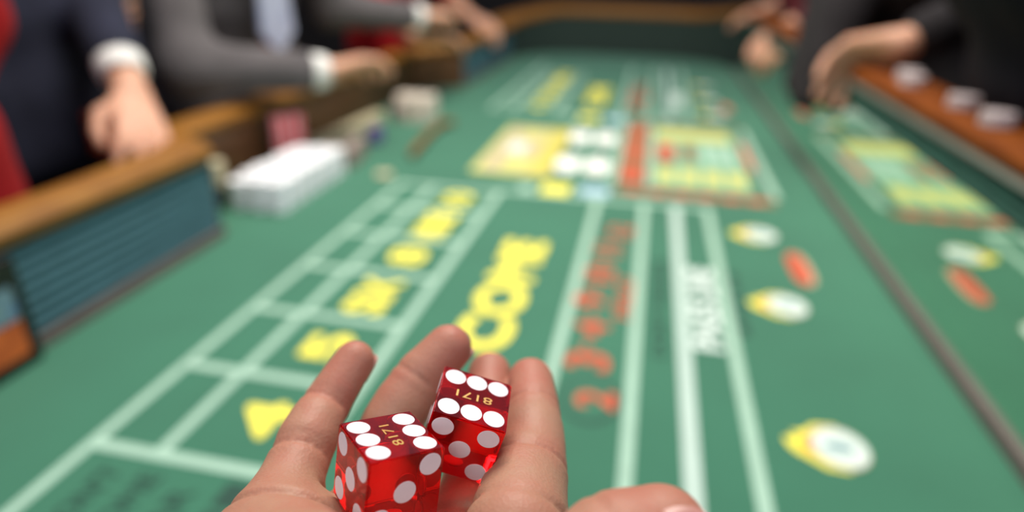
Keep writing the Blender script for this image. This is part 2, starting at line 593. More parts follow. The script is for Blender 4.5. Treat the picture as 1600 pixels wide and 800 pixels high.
for far in (0, 1):
    for i, (s, wy) in enumerate(zip(words, wid)):
        y = YS[0] + 0.1445 * (i + 0.5)
        lettering('number_lettering', s, -0.361, y + (2 * MID - YS[0] - YS[6] if far else 0), wy, 0.056, YEL, 0.10)
    dy = 1.62 if far else 0
    lettering('come_lettering', 'COME', -0.178, 0.850 + dy, 0.355, 0.068, YEL, 0.12)
    for s, x, y, hx, wy in (('2', -0.020, 0.602, 0.042, 0.030), ('3', -0.036, 0.678, 0.050, 0.034), ('4', -0.039, 0.757, 0.044, 0.034), ('9', -0.049, 0.838, 0.044, 0.034), ('10', -0.042, 0.930, 0.044, 0.048), ('11', -0.036, 1.031, 0.044, 0.040), ('12', -0.020, 1.121, 0.042, 0.046)):
        lettering('field_number', s, x, y + dy, wy, hx, RED, 0.09, 2)
    for y in (0.602, 1.121):
        disc('number_ring', -0.026, y + dy, 0.034, 0.044, DARK)
        disc('number_ring', -0.026, y + dy, 0.029, 0.038, FELT, 1)
    for y in (0.716, 0.797, 0.882, 0.982):
        disc('number_dot', -0.042, y + dy, 0.006, 0.006, RED)
    lettering('field_lettering', 'FIELD', 0.000, 0.860 + dy, 0.125, 0.022, RED, 0.05)
    lettering('bar_lettering', "DON'T PASS BAR", 0.051, 0.860 + dy, 0.300, 0.020, DARK, 0.03)
    lettering('pass_lettering', 'PASS', 0.115, 0.808 + dy, 0.130, 0.038, WHITE, 0.11)
    lettering('line_lettering', 'LINE', 0.115, 0.940 + dy, 0.098, 0.038, WHITE, 0.11)
    for k in range(5):
        rect('dark_print', 0.160, 0.172, 0.79 + 0.042 * k + dy, 0.82 + 0.042 * k + dy, DARK)
for s, x, wy in (("DON'T", -0.462, 0.085), ('COME', -0.420, 0.088), ('BAR', -0.378, 0.066)):
    lettering('bar_lettering', s, x, 0.345, wy, 0.022, DARK, 0.03)
for k in range(2):
    rect('dark_print', -0.345, -0.318, 0.330 + 0.036 * k, 0.360 + 0.036 * k, DARK)

def flame_logo(cx, cy, r):
    pts = [(cx - 0.052, cy - 0.006), (cx - 0.046, cy - 0.016), (cx - 0.034, cy - 0.024), (cx - 0.018, cy - 0.036), (cx + 0.004, cy - 0.037), (cx + 0.004, cy + 0.037), (cx - 0.020, cy + 0.034), (cx - 0.032, cy + 0.020), (cx - 0.044, cy + 0.018), (cx - 0.040, cy + 0.008), (cx - 0.054, cy + 0.006)]
    inlay('flame_print', pts, YEL)
    inlay('flame_print', [(cx + (x - cx) * 0.72, cy + (y - cy) * 0.8) for x, y in pts], ORANGE, 1)
    disc('logo_ring', cx, cy, r, r * 1.12, ROSE, 2)
    disc('logo_disc', cx + 0.002, cy, r * 0.90, r * 1.0, WHITE, 3)
    disc('logo_centre', cx, cy, r * 0.50, r * 0.24, GREY, 4)
for y in (0.581, 0.892, 1.170):
    flame_logo(0.234, y, 0.030)
    flame_logo(0.234, 2 * MID - y, 0.030)
def pill(name, cx, cy, hx, hy, a, material, lift=0):
    pts = []
    for k in range(24):
        t = 2 * math.pi * k / 24
        x, y = hx * math.copysign(abs(math.cos(t)) ** 0.8, math.cos(t)), hy * math.copysign(abs(math.sin(t)) ** 0.6, math.sin(t))
        pts.append((cx + x * math.cos(a) - y * math.sin(a), cy + x * math.sin(a) + y * math.cos(a)))
    return inlay(name, pts, material, lift)
for y in (1.035, 2 * MID - 1.035):
    pill('logo_ring', 0.281, y, 0.0165, 0.064, 0.02, ROSE)
    pill('red_oval_print', 0.277, y, 0.0145, 0.062, 0.02, RED, 1)

PWHITE = mat('print_bright_white', (0.90, 0.90, 0.84), 0.7, var=0.04, scale=40)
# proposition bets in the middle
rect('prop_border', -0.392, -0.196, 1.410, 1.885, YEL2)
rect('prop_panel', -0.375, -0.262, 1.440, 1.855, ROSE, 1)
rect('prop_panel', -0.330, -0.266, 1.455, 1.570, YEL2, 2)
rect('prop_panel', -0.350, -0.300, 1.600, 1.700, WHITE, 2)
rect('prop_panel', -0.330, -0.270, 1.730, 1.830, YEL2, 2)
rect('prop_panel', -0.372, -0.345, 1.520, 1.780, ROSE, 3)
rect('prop_panel', -0.258, -0.202, 1.420, 1.875, mat('print_soft_yellow', (0.66, 0.55, 0.10), 0.8, col2=(0.45, 0.42, 0.10), scale=30), 1)
for x in (-0.172, -0.100):
    for y in (1.535, 1.815):
        pill('white_box_print', x, y, 0.029, 0.070, 0, PWHITE, 1)
for x in (-0.200, -0.137, -0.066):
    rect('layout_line', x - 0.003, x + 0.003, 1.40, 2.0, LINE)
for s in (0, 1):
    f = lambda y: 2 * MID - y if s else y
    a, b = sorted((f(1.295), f(1.365)))
    rect('prop_panel', -0.203, -0.142, a, b, YEL, 2)
    a, b = sorted((f(1.310), f(1.365)))
    rect('prop_panel', -0.120, -0.058, a, b, BLUE, 2)
    a, b = sorted((f(1.30), f(1.34)))
    rect('prop_panel', -0.250, -0.222, a, b, LINE, 2)
rect('prop_border', -0.045, 0.292, 1.345, 1.385, BROWN)
rect('prop_border', -0.030, 0.300, 2.030, 2.055, BROWN)
for k in range(6):
    rect('prop_mark', -0.02 + 0.052 * k, 0.008 + 0.052 * k, 1.350, 1.380, RED, 1)
rect('prop_border', -0.048, 0.022, 1.420, 2.015, BROWN)
for x in (-0.052, 0.026):
    rect('layout_line', x - 0.005, x + 0.005, 1.40, 2.03, LINE, 1)
for y, hh in ((1.495, 0.055), (1.705, 0.045), (1.925, 0.045)):
    pill('red_box_print', -0.013, y, 0.024, hh, 0, RED, 2)
PALE = mat('print_pale_green', (0.20, 0.40, 0.25), 0.8, var=0.1, scale=40)
rect('prop_panel', 0.034, 0.262, 1.410, 2.000, PALE, 1)
for k in range(4):
    rect('prop_panel', 0.046 + 0.054 * k, 0.086 + 0.054 * k, 1.450, 1.560, YEL2, 2)
rect('prop_panel', 0.040, 0.248, 1.860, 1.975, YEL2, 2)
rect('prop_panel', 0.046, 0.088, 1.640, 1.800, RED, 2)
rect('prop_panel', 0.052, 0.082, 1.595, 1.640, DARK, 2)
rect('prop_panel', 0.112, 0.142, 1.640, 1.800, BROWN, 2)
for k in range(3):
    rect('prop_panel', 0.160 + 0.032 * k, 0.182 + 0.032 * k, 1.620, 1.830, LINE, 2)
rect('prop_mark', 0.266, 0.282, 1.600, 1.860, RED, 1)
rect('prop_mark', 0.264, 0.272, 1.430, 1.600, DARK, 1)
rect('layout_line', 0.290, 0.306, 1.39, 2.03, LINE)

# ------------------------------------------------------------------ foreground hand (camera-frame anatomy, metres)
def cam_w(P):
    P = np.asarray(P, float)
    return CAMP + P[..., 0:1] * RIGHT + P[..., 1:2] * DOWN + P[..., 2:3] * FWD
A3 = np.array
S = 0.019
DICE = [  # rotation (columns = die axes in the viewing frame) and centre
    (A3([[0.56408536, 0.81407394, 0.1381714], [0.26708535, -0.02154619, -0.96343198], [-0.78132779, 0.58036143, -0.22958111]]), A3([-0.02996972, 0.05172667, 0.15442173])),
    (A3([[0.95169398, 0.07389762, 0.29802299], [0.29872584, -0.44728415, -0.84303011], [0.07100304, 0.89133385, -0.44775276]]), A3([-0.01258779, 0.04463751, 0.1700485]))]
UP = A3([0.0221, -0.9088, -0.4166])          # world up in that frame

def P(px, py, z):
    return A3([(px - 800) / 1000 * z, (py - 400) / 1000 * z, z])
FING = {   # tip, dip, pip, mcp with radii
    'index': [(P(829, 594, .207), .0073), (P(832, 642, .194), .0083), (P(833, 738, .174), .0091), (P(792, 960, .143), .0115)],
    'middle': [(P(765, 584, .218), .0074), (P(762, 640, .206), .0083), (P(747, 728, .187), .0090), (P(695, 960, .152), .0115)],
    'ring': [(P(701, 543, .201), .0073), (P(654, 592, .197), .0081), (P(590, 702, .190), .0088), (P(552, 930, .155), .0112)],
    'little': [(P(554, 563, .195), .0061), (P(508, 634, .187), .0070), (P(468, 716, .173), .0080), (P(398, 900, .146), .0105)]}
WR = A3([0.004, 0.137, 0.062])               # wrist
h = 0.0009
lo, hi = A3([-.095, .012, .0]), A3([.062, .19, .236])
F1 = Field(lo, hi, h)
for nm, J in FING.items():
    for (a, ra), (b, rb) in zip(J[:-1], J[1:]):
        F1.add([(a, b, ra, rb)], 0.0012 if nm != 'x' else 0.002)
    # fleshy pads between the joints
    for i, fac in ((1, .97), (2, 1.0)):
        a, b = J[i][0], J[i + 1][0]
        c = a * .5 + b * .5
        F1.add([(c * .85 + a * .15 + UP * .0012, c * .7 + b * .3 + UP * .0012, J[i][1] * fac, J[i + 1][1] * fac * .94)], 0.003)
F1.add([(P(820, 738, .171), P(806, 835, .151), .0100, .0128)], .004)   # pad at the root of the index finger
TH = [(P(1033, 836, .126), .0097), (P(965, 868, .124), .0112), (P(860, 960, .116), .0125)]
F1.add([(TH[0][0], TH[1][0], TH[0][1], TH[1][1])], 0.002)
F1.add([(TH[1][0], TH[2][0], TH[1][1], TH[2][1])], 0.004)
F2 = Field(lo, hi, h)
M = {k: J[3][0] for k, J in FING.items()}
dn = -UP
pal = []
for k, wx in (('index', .016), ('middle', .006), ('ring', -.006), ('little', -.016)):
    pal.append((M[k] + dn * .001, WR + A3([wx, 0, 0]), .0125, .017))
for a, b in (('index', 'middle'), ('middle', 'ring'), ('ring', 'little')):
    pal.append((M[a], M[b], .0115, .0115))
    pal.append((M[a] * .62 + FING[a][2][0] * .38 + dn * .002, M[b] * .62 + FING[b][2][0] * .38 + dn * .002, .0085, .0085))
pal.append((P(446, 846, .150), P(470, 980, .125), .0118, .018))           # hypothenar side
pal.append((WR + A3([-.02, 0, .02]), P(470, 980, .125), .018, .018))
pal.append((TH[2][0] + dn * .002, WR + A3([.016, -.004, .012]), .0150, .021))  # thenar
pal.append((WR, WR + A3([.004, .045, -.075]), .026, .030))
F2.add(pal, 0.010)
F1.F = smin(F1.F, F2.F, 0.0045)
# folds on the palm side of the fingers
for nm, J in FING.items():
    for i, dp in ((1, .0011), (2, .0013)):
        c, r = J[i]
        ax = J[i - 1][0] - J[i + 1][0]
        axn = ax / np.linalg.norm(ax)
        face = UP - axn * (UP @ axn)
        F1.groove(c, ax, face, r * 1.15, dp, .0008)
        F1.groove(c + axn * .0022, ax, face, r * 1.15, dp * .45, .0006)
for nm, fr, dp in (('little', .62, .0016), ('index', .50, .0012), ('ring', .5, .0012), ('middle', .5, .0012)):
    a, b = FING[nm][2], FING[nm][3]
    ax = a[0] - b[0]
    F1.groove(a[0] * (1 - fr) + b[0] * fr, ax, UP, .0125, dp, .0011)
F1.groove(TH[1][0], TH[0][0] - TH[1][0], UP, .012, .0007, .0009)
for Rm, T in DICE:
    F1.sub_box(T, Rm, [S / 2 + .0002] * 3, .0012)
V, Q = F1.mesh()
V = relax(V, Q, 3, .5)
me = np_mesh('hand', cam_w(V), Q)
# redness of the finger tips, a property of the skin itself
tipd = np.min([np.linalg.norm(V - J[0][0], axis=1) for J in list(FING.values()) + [TH]], axis=0)
red = np.clip(1 - tipd / .022, 0, 1)
for J in FING.values():
    for i in (1, 2):
        red = np.maximum(red, .55 * np.exp(-(np.linalg.norm(V - J[i][0], axis=1) / (J[i][1] * 1.2)) ** 4))
at = me.attributes.new('flush', 'FLOAT', 'POINT')
at.data.foreach_set('value', red.astype(np.float32))

def skin_mat(name, base, flush, scale=1.0, fine=True, rough=0.52):
    m = bpy.data.materials.new(name)
    m.use_nodes = True
    nt = m.node_tree
    b = nt.nodes['Principled BSDF']
    tc = nt.nodes.new('ShaderNodeTexCoord')
    n = nt.nodes.new('ShaderNodeTexNoise')
    n.inputs['Scale'].default_value = 90 * scale
    n.inputs['Detail'].default_value = 3
    nt.links.new(tc.outputs['Object'], n.inputs['Vector'])
    rp = nt.nodes.new('ShaderNodeMapRange')
    rp.inputs[1].default_value, rp.inputs[2].default_value = 0.35, 0.75
    rp.inputs[3].default_value, rp.inputs[4].default_value = 0.0, 0.6
    nt.links.new(n.outputs['Fac'], rp.inputs[0])
    fac = rp.outputs[0]
    if fine:
        aa = nt.nodes.new('ShaderNodeAttribute')
        aa.attribute_name = 'flush'
        ad = nt.nodes.new('ShaderNodeMath')
        ad.operation = 'MULTIPLY_ADD'
        ad.inputs[1].default_value = 0.75
        nt.links.new(aa.outputs['Fac'], ad.inputs[0])
        nt.links.new(fac, ad.inputs[2])
        ad.use_clamp = True
        fac = ad.outputs[0]
    mx = nt.nodes.new('ShaderNodeMix')
    mx.data_type = 'RGBA'
    mx.inputs[6].default_value = (*base, 1)
    mx.inputs[7].default_value = (*flush, 1)
    nt.links.new(fac, mx.inputs[0])
    nt.links.new(mx.outputs[2], b.inputs['Base Color'])
    b.inputs['Roughness'].default_value = rough
    b.inputs['Specular IOR Level'].default_value = 0.3
    b.inputs['Subsurface Weight'].default_value = 0.25
    b.inputs['Subsurface Radius'].default_value = (1.0, 0.36, 0.2)
    b.inputs['Subsurface Scale'].default_value = 0.0035 if fine else 0.006
    if fine:
        v = nt.nodes.new('ShaderNodeTexVoronoi')
        v.inputs['Scale'].default_value = 1100
        n2 = nt.nodes.new('ShaderNodeTexNoise')
        n2.inputs['Scale'].default_value = 420
        nt.links.new(tc.outputs['Object'], v.inputs['Vector'])
        nt.links.new(tc.outputs['Object'], n2.inputs['Vector'])
        s = nt.nodes.new('ShaderNodeMath')
        nt.links.new(v.outputs['Distance'], s.inputs[0])
        nt.links.new(n2.outputs['Fac'], s.inputs[1])
        bp = nt.nodes.new('ShaderNodeBump')
        bp.inputs['Strength'].default_value = 0.22
        bp.inputs['Distance'].default_value = 0.0004
        nt.links.new(s.outputs[0], bp.inputs['Height'])
        nt.links.new(bp.outputs['Normal'], b.inputs['Normal'])
    return m
SKIN = skin_mat('palm_skin', (0.385, 0.200, 0.130), (0.400, 0.132, 0.092))
SKIN2 = skin_mat('background_skin', (0.60, 0.33, 0.22), (0.58, 0.28, 0.18), 0.3, False, 0.5)
NAIL = mat('nail', (0.46, 0.21, 0.17), 0.35, var=0.08, scale=200)

hb = cam_w(WR + A3([.008, .09, -.15]))
HAND = empty('open_hand', tuple(hb), 'open right palm in the foreground holding two red dice', 'hand')
link('hand', me, SKIN, HAND)
# nails: thin curved plates set on the back of each finger end
def nail(tip, dip, r, up, w=.0055, l=.0095):
    ax = tip - dip
    ax = ax / np.linalg.norm(ax)
    up = up - ax * (up @ ax)
    up = up / np.linalg.norm(up)
    sd = np.cross(ax, up)
    v, f = [], []
    n, m = 9, 7
    for i in range(m):
        s = i / (m - 1)
        for j in range(n):
            t = (j / (n - 1) - .5) * 2
            ww = w * (1 - .25 * max(0, s - .6) / .4 * abs(t))
            edge = (1 - (abs(t) ** 3) * .25 * s)
            ang = t * ww / r
            rr = r + .0004
            v.append(tip + ax * ((s - .45) * l * edge + .0005) + up * (math.cos(ang) * rr) + sd * (math.sin(ang) * rr) - up * (.0007 * s))
    for i in range(m - 1):
        for j in range(n - 1):
            a = i * n + j
            f.append((a, a + 1, a + n + 1, a + n))
    v = np.array(v)
    k = len(v)
    v2 = v - up * .0008
    allv = np.concatenate([v, v2])
    f2 = [tuple(q + k for q in t[::-1]) for t in f]
    rim = [i for i in range(n)] + [i * n + n - 1 for i in range(1, m)] + [(m - 1) * n + j for j in range(n - 2, -1, -1)] + [i * n for i in range(m - 2, 0, -1)]
    f3 = [(rim[i], rim[i] + k, rim[(i + 1) % len(rim)] + k, rim[(i + 1) % len(rim)]) for i in range(len(rim))]
    o = pydata('nail', cam_w(allv), f + f2 + f3, NAIL, HAND, True)
    return o
for nm, J in FING.items():
    nail(J[0][0], J[1][0], J[0][1] * 1.0, -UP)
nail(TH[0][0], TH[1][0], TH[0][1], A3([.40, -.20, -.89]), w=.0072, l=.013)
# sleeve behind the wrist
fs = Field(A3([-.08, .10, -.30]), A3([.14, .34, .06]), .004)
fs.add([(WR + A3([.004, .030, -.050]), WR + A3([.02, .10, -.30]), .036, .050)], .01)
fs.sub([(WR + A3([.0, .0, -.0]), WR + A3([.004, .032, -.054]), .031, .031)], .003)
V, Q = fs.mesh()
link('sleeve', np_mesh('sleeve', cam_w(V), Q), mat('sleeve_dark', (.02, .022, .03), .9, var=.2, scale=60), HAND)

# ------------------------------------------------------------------ dice
def dice_mat():
    m = bpy.data.materials.new('red_acrylic')
    m.use_nodes = True
    nt = m.node_tree
    b = nt.nodes['Principled BSDF']
    b.inputs['Roughness'].default_value = 0.03
    b.inputs['IOR'].default_value = 1.45
    b.inputs['Transmission Weight'].default_value = 0.97
    n = nt.nodes.new('ShaderNodeTexNoise')
    n.inputs['Scale'].default_value = 120
    r = nt.nodes.new('ShaderNodeValToRGB')
    r.color_ramp.elements[0].color = (0.84, 0.002, 0.004, 1)
    r.color_ramp.elements[1].color = (0.90, 0.004, 0.005, 1)
    nt.links.new(n.outputs['Fac'], r.inputs['Fac'])
    nt.links.new(r.outputs['Color'], b.inputs['Base Color'])
    return m
ACR = dice_mat()
PIP = mat('pip_white', (0.78, 0.69, 0.71), 0.45, var=0.02, scale=300)
GOLD = mat('gold_print', (0.55, 0.32, 0.08), 0.4, var=0.1, scale=900, metal=0.3)
bm = bmesh.new()
box_bm(bm, (0, 0, 0), (S, S, S), 0.0)
bmesh.ops.bevel(bm, geom=list(bm.edges), offset=.00035, segments=2, affect='EDGES')
me_body = bpy.data.meshes.new('body')
bm.to_mesh(me_body)
bm.free()
me_body.materials.append(ACR)
me_pip = lathe_mesh('pip', [(.00270, -.0004), (.00280, .00000), (.00272, .00005)], 32, PIP, False)
a_ = .311 * S
FACE = {6: (A3([0, 0, 1.]), A3([1., 0, 0]), [(i, j) for i in (-1, 0, 1) for j in (-1, 1)]),
        5: (A3([0, -1., 0]), A3([1., 0, 0]), [(-1, -1), (-1, 1), (1, -1), (1, 1), (0, 0)]),
        3: (A3([1., 0, 0]), A3([0, 1., 0]), [(1, 1), (0, 0), (-1, -1)]),
        1: (A3([0, 0, -1.]), A3([1., 0, 0]), [(0, 0)]),
        2: (A3([0, 1., 0]), A3([-1., 0, 0]), [(-1, 1), (1, -1)]),
        4: (A3([-1., 0, 0]), A3([0, -1., 0]), [(-1, -1), (-1, 1), (1, -1), (1, 1)])}
me_txt = text_mesh('serial_number', '8171', .0038, .0, .00003)
xs = np.array([v.co for v in me_txt.vertices])
cx, cy = (xs[:, 0].min() + xs[:, 0].max()) / 2, (xs[:, 1].min() + xs[:, 1].max()) / 2
wx = xs[:, 0].max() - xs[:, 0].min()
for v in me_txt.vertices:
    v.co = ((v.co.x - cx) / wx * .0096, (v.co.y - cy) * .95, v.co.z)
me_txt.materials.append(GOLD)
names = ['translucent red die nearer the camera with its six and serial number up', 'translucent red die leaning against the index finger, behind the nearer die']
for (Rm, T), lb in zip(DICE, names):
    Rw = np.stack([RIGHT * Rm[0, i] + DOWN * Rm[1, i] + FWD * Rm[2, i] for i in range(3)], 1)
    root = empty('die', tuple(cam_w(T)), lb, 'die', 'red casino dice')
    root.rotation_euler = Matrix(Rw.tolist()).to_euler()
    def put(name, mesh, loc, rot):
        o = bpy.data.objects.new(name, mesh)
        COL.objects.link(o)
        o.parent = root
        o.location = loc
        o.rotation_euler = rot
        return o
    put('body', me_body, (0, 0, 0), (0, 0, 0))
    for num, (nv, u, lst) in FACE.items():
        vv = np.cross(nv, u)
        rot = Matrix(np.stack([u, vv, nv], 1).tolist()).to_euler()
        for i, j in lst:
            put('pip', me_pip, tuple(nv * S / 2 + u * i * a_ + vv * j * a_), rot)
    put('serial_number', me_txt, (0, 0, S / 2 + .00004), (0, 0, math.pi))

# ------------------------------------------------------------------ chips
def chip_stack_mesh(name, n, material, r=.0195, t=.0033):
    p = []
    for i in range(n):
        z = i * t
        p += [(r - .0006, z), (r, z + .0005), (r, z + t - .0005), (r - .0006, z + t - .0001)]
    p[0] = (r - .001, 0)
    return lathe_mesh(name, p, 20, material)
def chip_mat(name, col, edge):
    m = bpy.data.materials.new(name)
    m.use_nodes = True
    nt = m.node_tree
    b = nt.nodes['Principled BSDF']
    b.inputs['Roughness'].default_value = 0.5
    tc = nt.nodes.new('ShaderNodeTexCoord')
    g = nt.nodes.new('ShaderNodeTexGradient')
    g.gradient_type = 'RADIAL'
    nt.links.new(tc.outputs['Object'], g.inputs['Vector'])
    mu = nt.nodes.new('ShaderNodeMath'); mu.operation = 'MULTIPLY'; mu.inputs[1].default_value = 6
    fr = nt.nodes.new('ShaderNodeMath'); fr.operation = 'FRACT'
    lt = nt.nodes.new('ShaderNodeMath'); lt.operation = 'LESS_THAN'; lt.inputs[1].default_value = 0.3
    nt.links.new(g.outputs['Fac'], mu.inputs[0]); nt.links.new(mu.outputs[0], fr.inputs[0]); nt.links.new(fr.outputs[0], lt.inputs[0])
    mx = nt.nodes.new('ShaderNodeMix'); mx.data_type = 'RGBA'
    mx.inputs[6].default_value = (*col, 1); mx.inputs[7].default_value = (*edge, 1)
    nt.links.new(lt.outputs[0], mx.inputs[0]); nt.links.new(mx.outputs[2], b.inputs['Base Color'])
    return m
C_WH = chip_mat('chip_white', (.95, .95, .96), (.86, .89, .96))
C_RD = chip_mat('chip_red', (.62, .10, .12), (.75, .45, .45))
C_CR = chip_mat('chip_cream', (.60, .52, .33), (.50, .45, .32))
C_GY = chip_mat('chip_grey', (.30, .25, .22), (.42, .30, .26))
C_PU = chip_mat('chip_purple', (.10, .06, .26), (.16, .12, .36))
C_BK = chip_mat('chip_black', (.02, .018, .018), (.10, .08, .07))
C_TN = chip_mat('chip_tan', (.72, .62, .50), (.66, .60, .55))
C_PK = chip_mat('chip_pale', (.50, .42, .42), (.60, .50, .50))
ORD = ['first', 'second', 'third', 'fourth', 'fifth', 'sixth', 'seventh', 'eighth', 'last']
def stack(mesh, x, y, label, group, z=FZ, rz=None, name='chip_stack', cat='chip stack'):
    o = bpy.data.objects.new(name, mesh)
    COL.objects.link(o)
    o.location = (x, y, z + .0002)
    o.rotation_euler = (0, 0, random.random() * 6 if rz is None else rz)
    return tag(o, label, cat, group)
mw = [chip_stack_mesh('white_chips', n, C_WH) for n in (17, 18, 18)]
for i in range(3):
    for j in range(7):
        stack(mw[(i + j) % 3], -0.7555 + .0405 * i, 1.058 + .0405 * j, 'white chip stack in the %s row from the camera, %s column of the white block' % (ORD[j], ('left', 'middle', 'right')[i]), 'white chip stacks')
mr = chip_stack_mesh('red_chips', 36, C_RD)
for i, (x, y) in enumerate(((-.815, 1.318), (-.798, 1.358))):
    stack(mr, x, y, ('nearer' if i == 0 else 'farther') + ' tall stack of red and pink chips behind the white block', 'red chip stacks')
mb = chip_stack_mesh('black_chips', 13, C_BK)
mcr = chip_stack_mesh('cream_chips', 14, C_CR)
mc2 = chip_stack_mesh('cream_low', 9, C_CR)
mg = chip_stack_mesh('grey_chips', 14, C_GY)
mp = chip_stack_mesh('purple_chips', 9, C_PU)
mt = chip_stack_mesh('tan_chips', 21, C_TN)
stack(mb, -.803, 1.052, 'black chip stack at the left end of the white block', None)
stack(mcr, -.803, 1.052, 'beige chips piled on top of the black stack by the bay corner', None, z=FZ + 13 * .0033 + .0002)
for (x, y), wd in zip(((-.675, 1.372), (-.716, 1.372), (-.684, 1.415), (-.690, 1.458)), ('touching the right of the white block', 'touching the middle of the white block', 'second row beyond the white block', 'farthest of four beyond the white block')):
    stack(mg, x, y, 'low grey brown chip stack ' + wd, 'grey brown chip stacks')
for (x, y), wd in zip(((-.703, 1.590), (-.716, 1.632)), ('nearer', 'farther')):
    stack(mp, x, y, wd + ' of two low purple chip stacks beside the cream row', 'purple chip stacks')
for k in range(9):
    stack(mc2, -.806 + .002 * k, 1.480 + .0415 * k, 'low cream chip stack, %s from the near end of the row in the dealers bay' % ORD[k], 'row of cream chip stacks')
for i in range(3):
    for j in range(3):
        stack(mt if j or i else mg, -.742 + .0415 * i, 1.855 + .0415 * j, 'tan chip stack, %s row from the camera and %s column of the small far block' % (ORD[j], ('left', 'middle', 'right')[i]) if (j or i) else 'grey chip stack at the corner of the tan block', 'tan chip stacks' if (j or i) else None)
m1 = chip_stack_mesh('single_chip', 2, C_CR)
stack(m1, -.567, 1.318, 'pair of cream chips lying on the felt by the ten box', None)
mk = chip_stack_mesh('rail_chip_pile', 5, C_PK)
for (x, y), lb in zip(((0.432, 0.905), (0.437, 1.020), (0.432, 1.205), (0.446, 1.27)), ('pale chip pile in the right rail groove nearest the camera', 'second pale chip pile along the right rail', 'pale chip pile in the right rail before the drooping hand', 'pale chip pile in the right rail under the drooping hand')):
    stack(mk, x, y, lb, 'chips in the right rail', z=FZ + HR + .0162, cat='chip pile')

# dealer's curved stick
pts = [A3([-.553, 1.470 + .02 * 0, .012])] + [A3([-.553 - .030 * math.sin(t * 1.5) , 1.47 + .33 * t, .012]) for t in np.linspace(.1, 1, 9)]
fs = Field(A3([-.66, 1.40, -.01]), A3([-.48, 1.90, .05]), .004)
fs.add([(a, b, .0105, .0105) for a, b in zip(pts[:-1], pts[1:])], .004)
fs.add([(pts[-1], pts[-1] + A3([.02, .03, .0]), .0105, .012)], .004)
V, Q = fs.mesh()
V[:, 2] += FZ
so = link('croupier_stick', np_mesh('croupier_stick', V, Q), mat('stick_wood', (.22, .10, .02), .4, var=.3, scale=60))
tag(so, 'curved brown wooden croupier stick lying on the felt', 'stick')

# table sign in a black frame against the left lining
sg = empty('table_sign', (-.692, .41, FZ), 'black framed table sign with orange and blue print against left wall', 'sign')
box('frame', (-.690, .42, FZ + .0685), (.016, .22, .135), BLACKP, sg, .004)
SO = mat('sign_orange', (.75, .16, .03), .5, col2=(.5, .09, .02), scale=30)
SB = mat('sign_blue', (.12, .22, .38), .5, col2=(.22, .34, .30), scale=60)
box('orange_print', (-.6817, .422, FZ + .040), (.0012, .184, .044), SO, sg)
box('blue_print', (-.6817, .422, FZ + .084), (.0012, .184, .040), SB, sg)

# ------------------------------------------------------------------ people
def hand_prims(wr, d, pn, thumb_side, curl=(.25, .35, .3), sc=1.0, spread=.10):
    d = A3(d, dtype=float); d /= np.linalg.norm(d)
    pn = A3(pn, dtype=float); pn = pn - d * (pn @ d); pn /= np.linalg.norm(pn)
    sd = A3(thumb_side, dtype=float); sd = sd - d * (sd @ d) - pn * (sd @ pn); sd /= np.linalg.norm(sd)
    palm, fing = [], []
    for k, off in enumerate((.030, .010, -.010, -.029)):
        m = wr + (d * (.088 - .004 * abs(k - 1)) + sd * off) * sc
        palm.append((wr + sd * off * .55 * sc + d * .012, m, .015 * sc, .0115 * sc))
        dd = d + sd * (1.5 - k) * spread
        p = m
        ang = 0
        L = [(.042, .026, .022), (.046, .030, .023), (.043, .028, .023), (.034, .021, .020)][k]
        rr = [.0105, .0098, .0088, .0078]
        for s in range(3):
            ang += curl[s]
            v = dd / np.linalg.norm(dd) * math.cos(ang) + pn * math.sin(ang)
            q = p + v * L[s] * sc
            fing.append((p, q, rr[s] * sc, rr[s + 1] * sc))
            p = q
    t0 = wr + (d * .03 + sd * .028) * sc
    t1 = t0 + (d * .030 + sd * .026 + pn * .012) * sc
    t2 = t1 + (d * .034 + sd * .006 + pn * .008) * sc
    t3 = t2 + (d * .026 - sd * .004 + pn * .006) * sc
    palm.append((wr + d * .015, t1, .016 * sc, .013 * sc))
    fing += [(t1, t2, .0125 * sc, .011 * sc), (t2, t3, .011 * sc, .009 * sc)]
    return palm, fing

CLOTH = {}
def cloth(name, c, var=.25):
    return mat('cloth_' + name, c, .9, var=var, scale=18, bump=.25, bscale=120, spec=.15, sheen=.02)
SHIRT = cloth('shirt', (.78, .77, .74), .06)
HAIR = mat('hair', (.03, .018, .012), .6, var=.4, scale=60)
SHOE = mat('shoe_leather', (.01, .009, .008), .35, var=.2, scale=40)
EYE = mat('eye', (.75, .74, .72), .2, col2=(.7, .68, .66), scale=90)

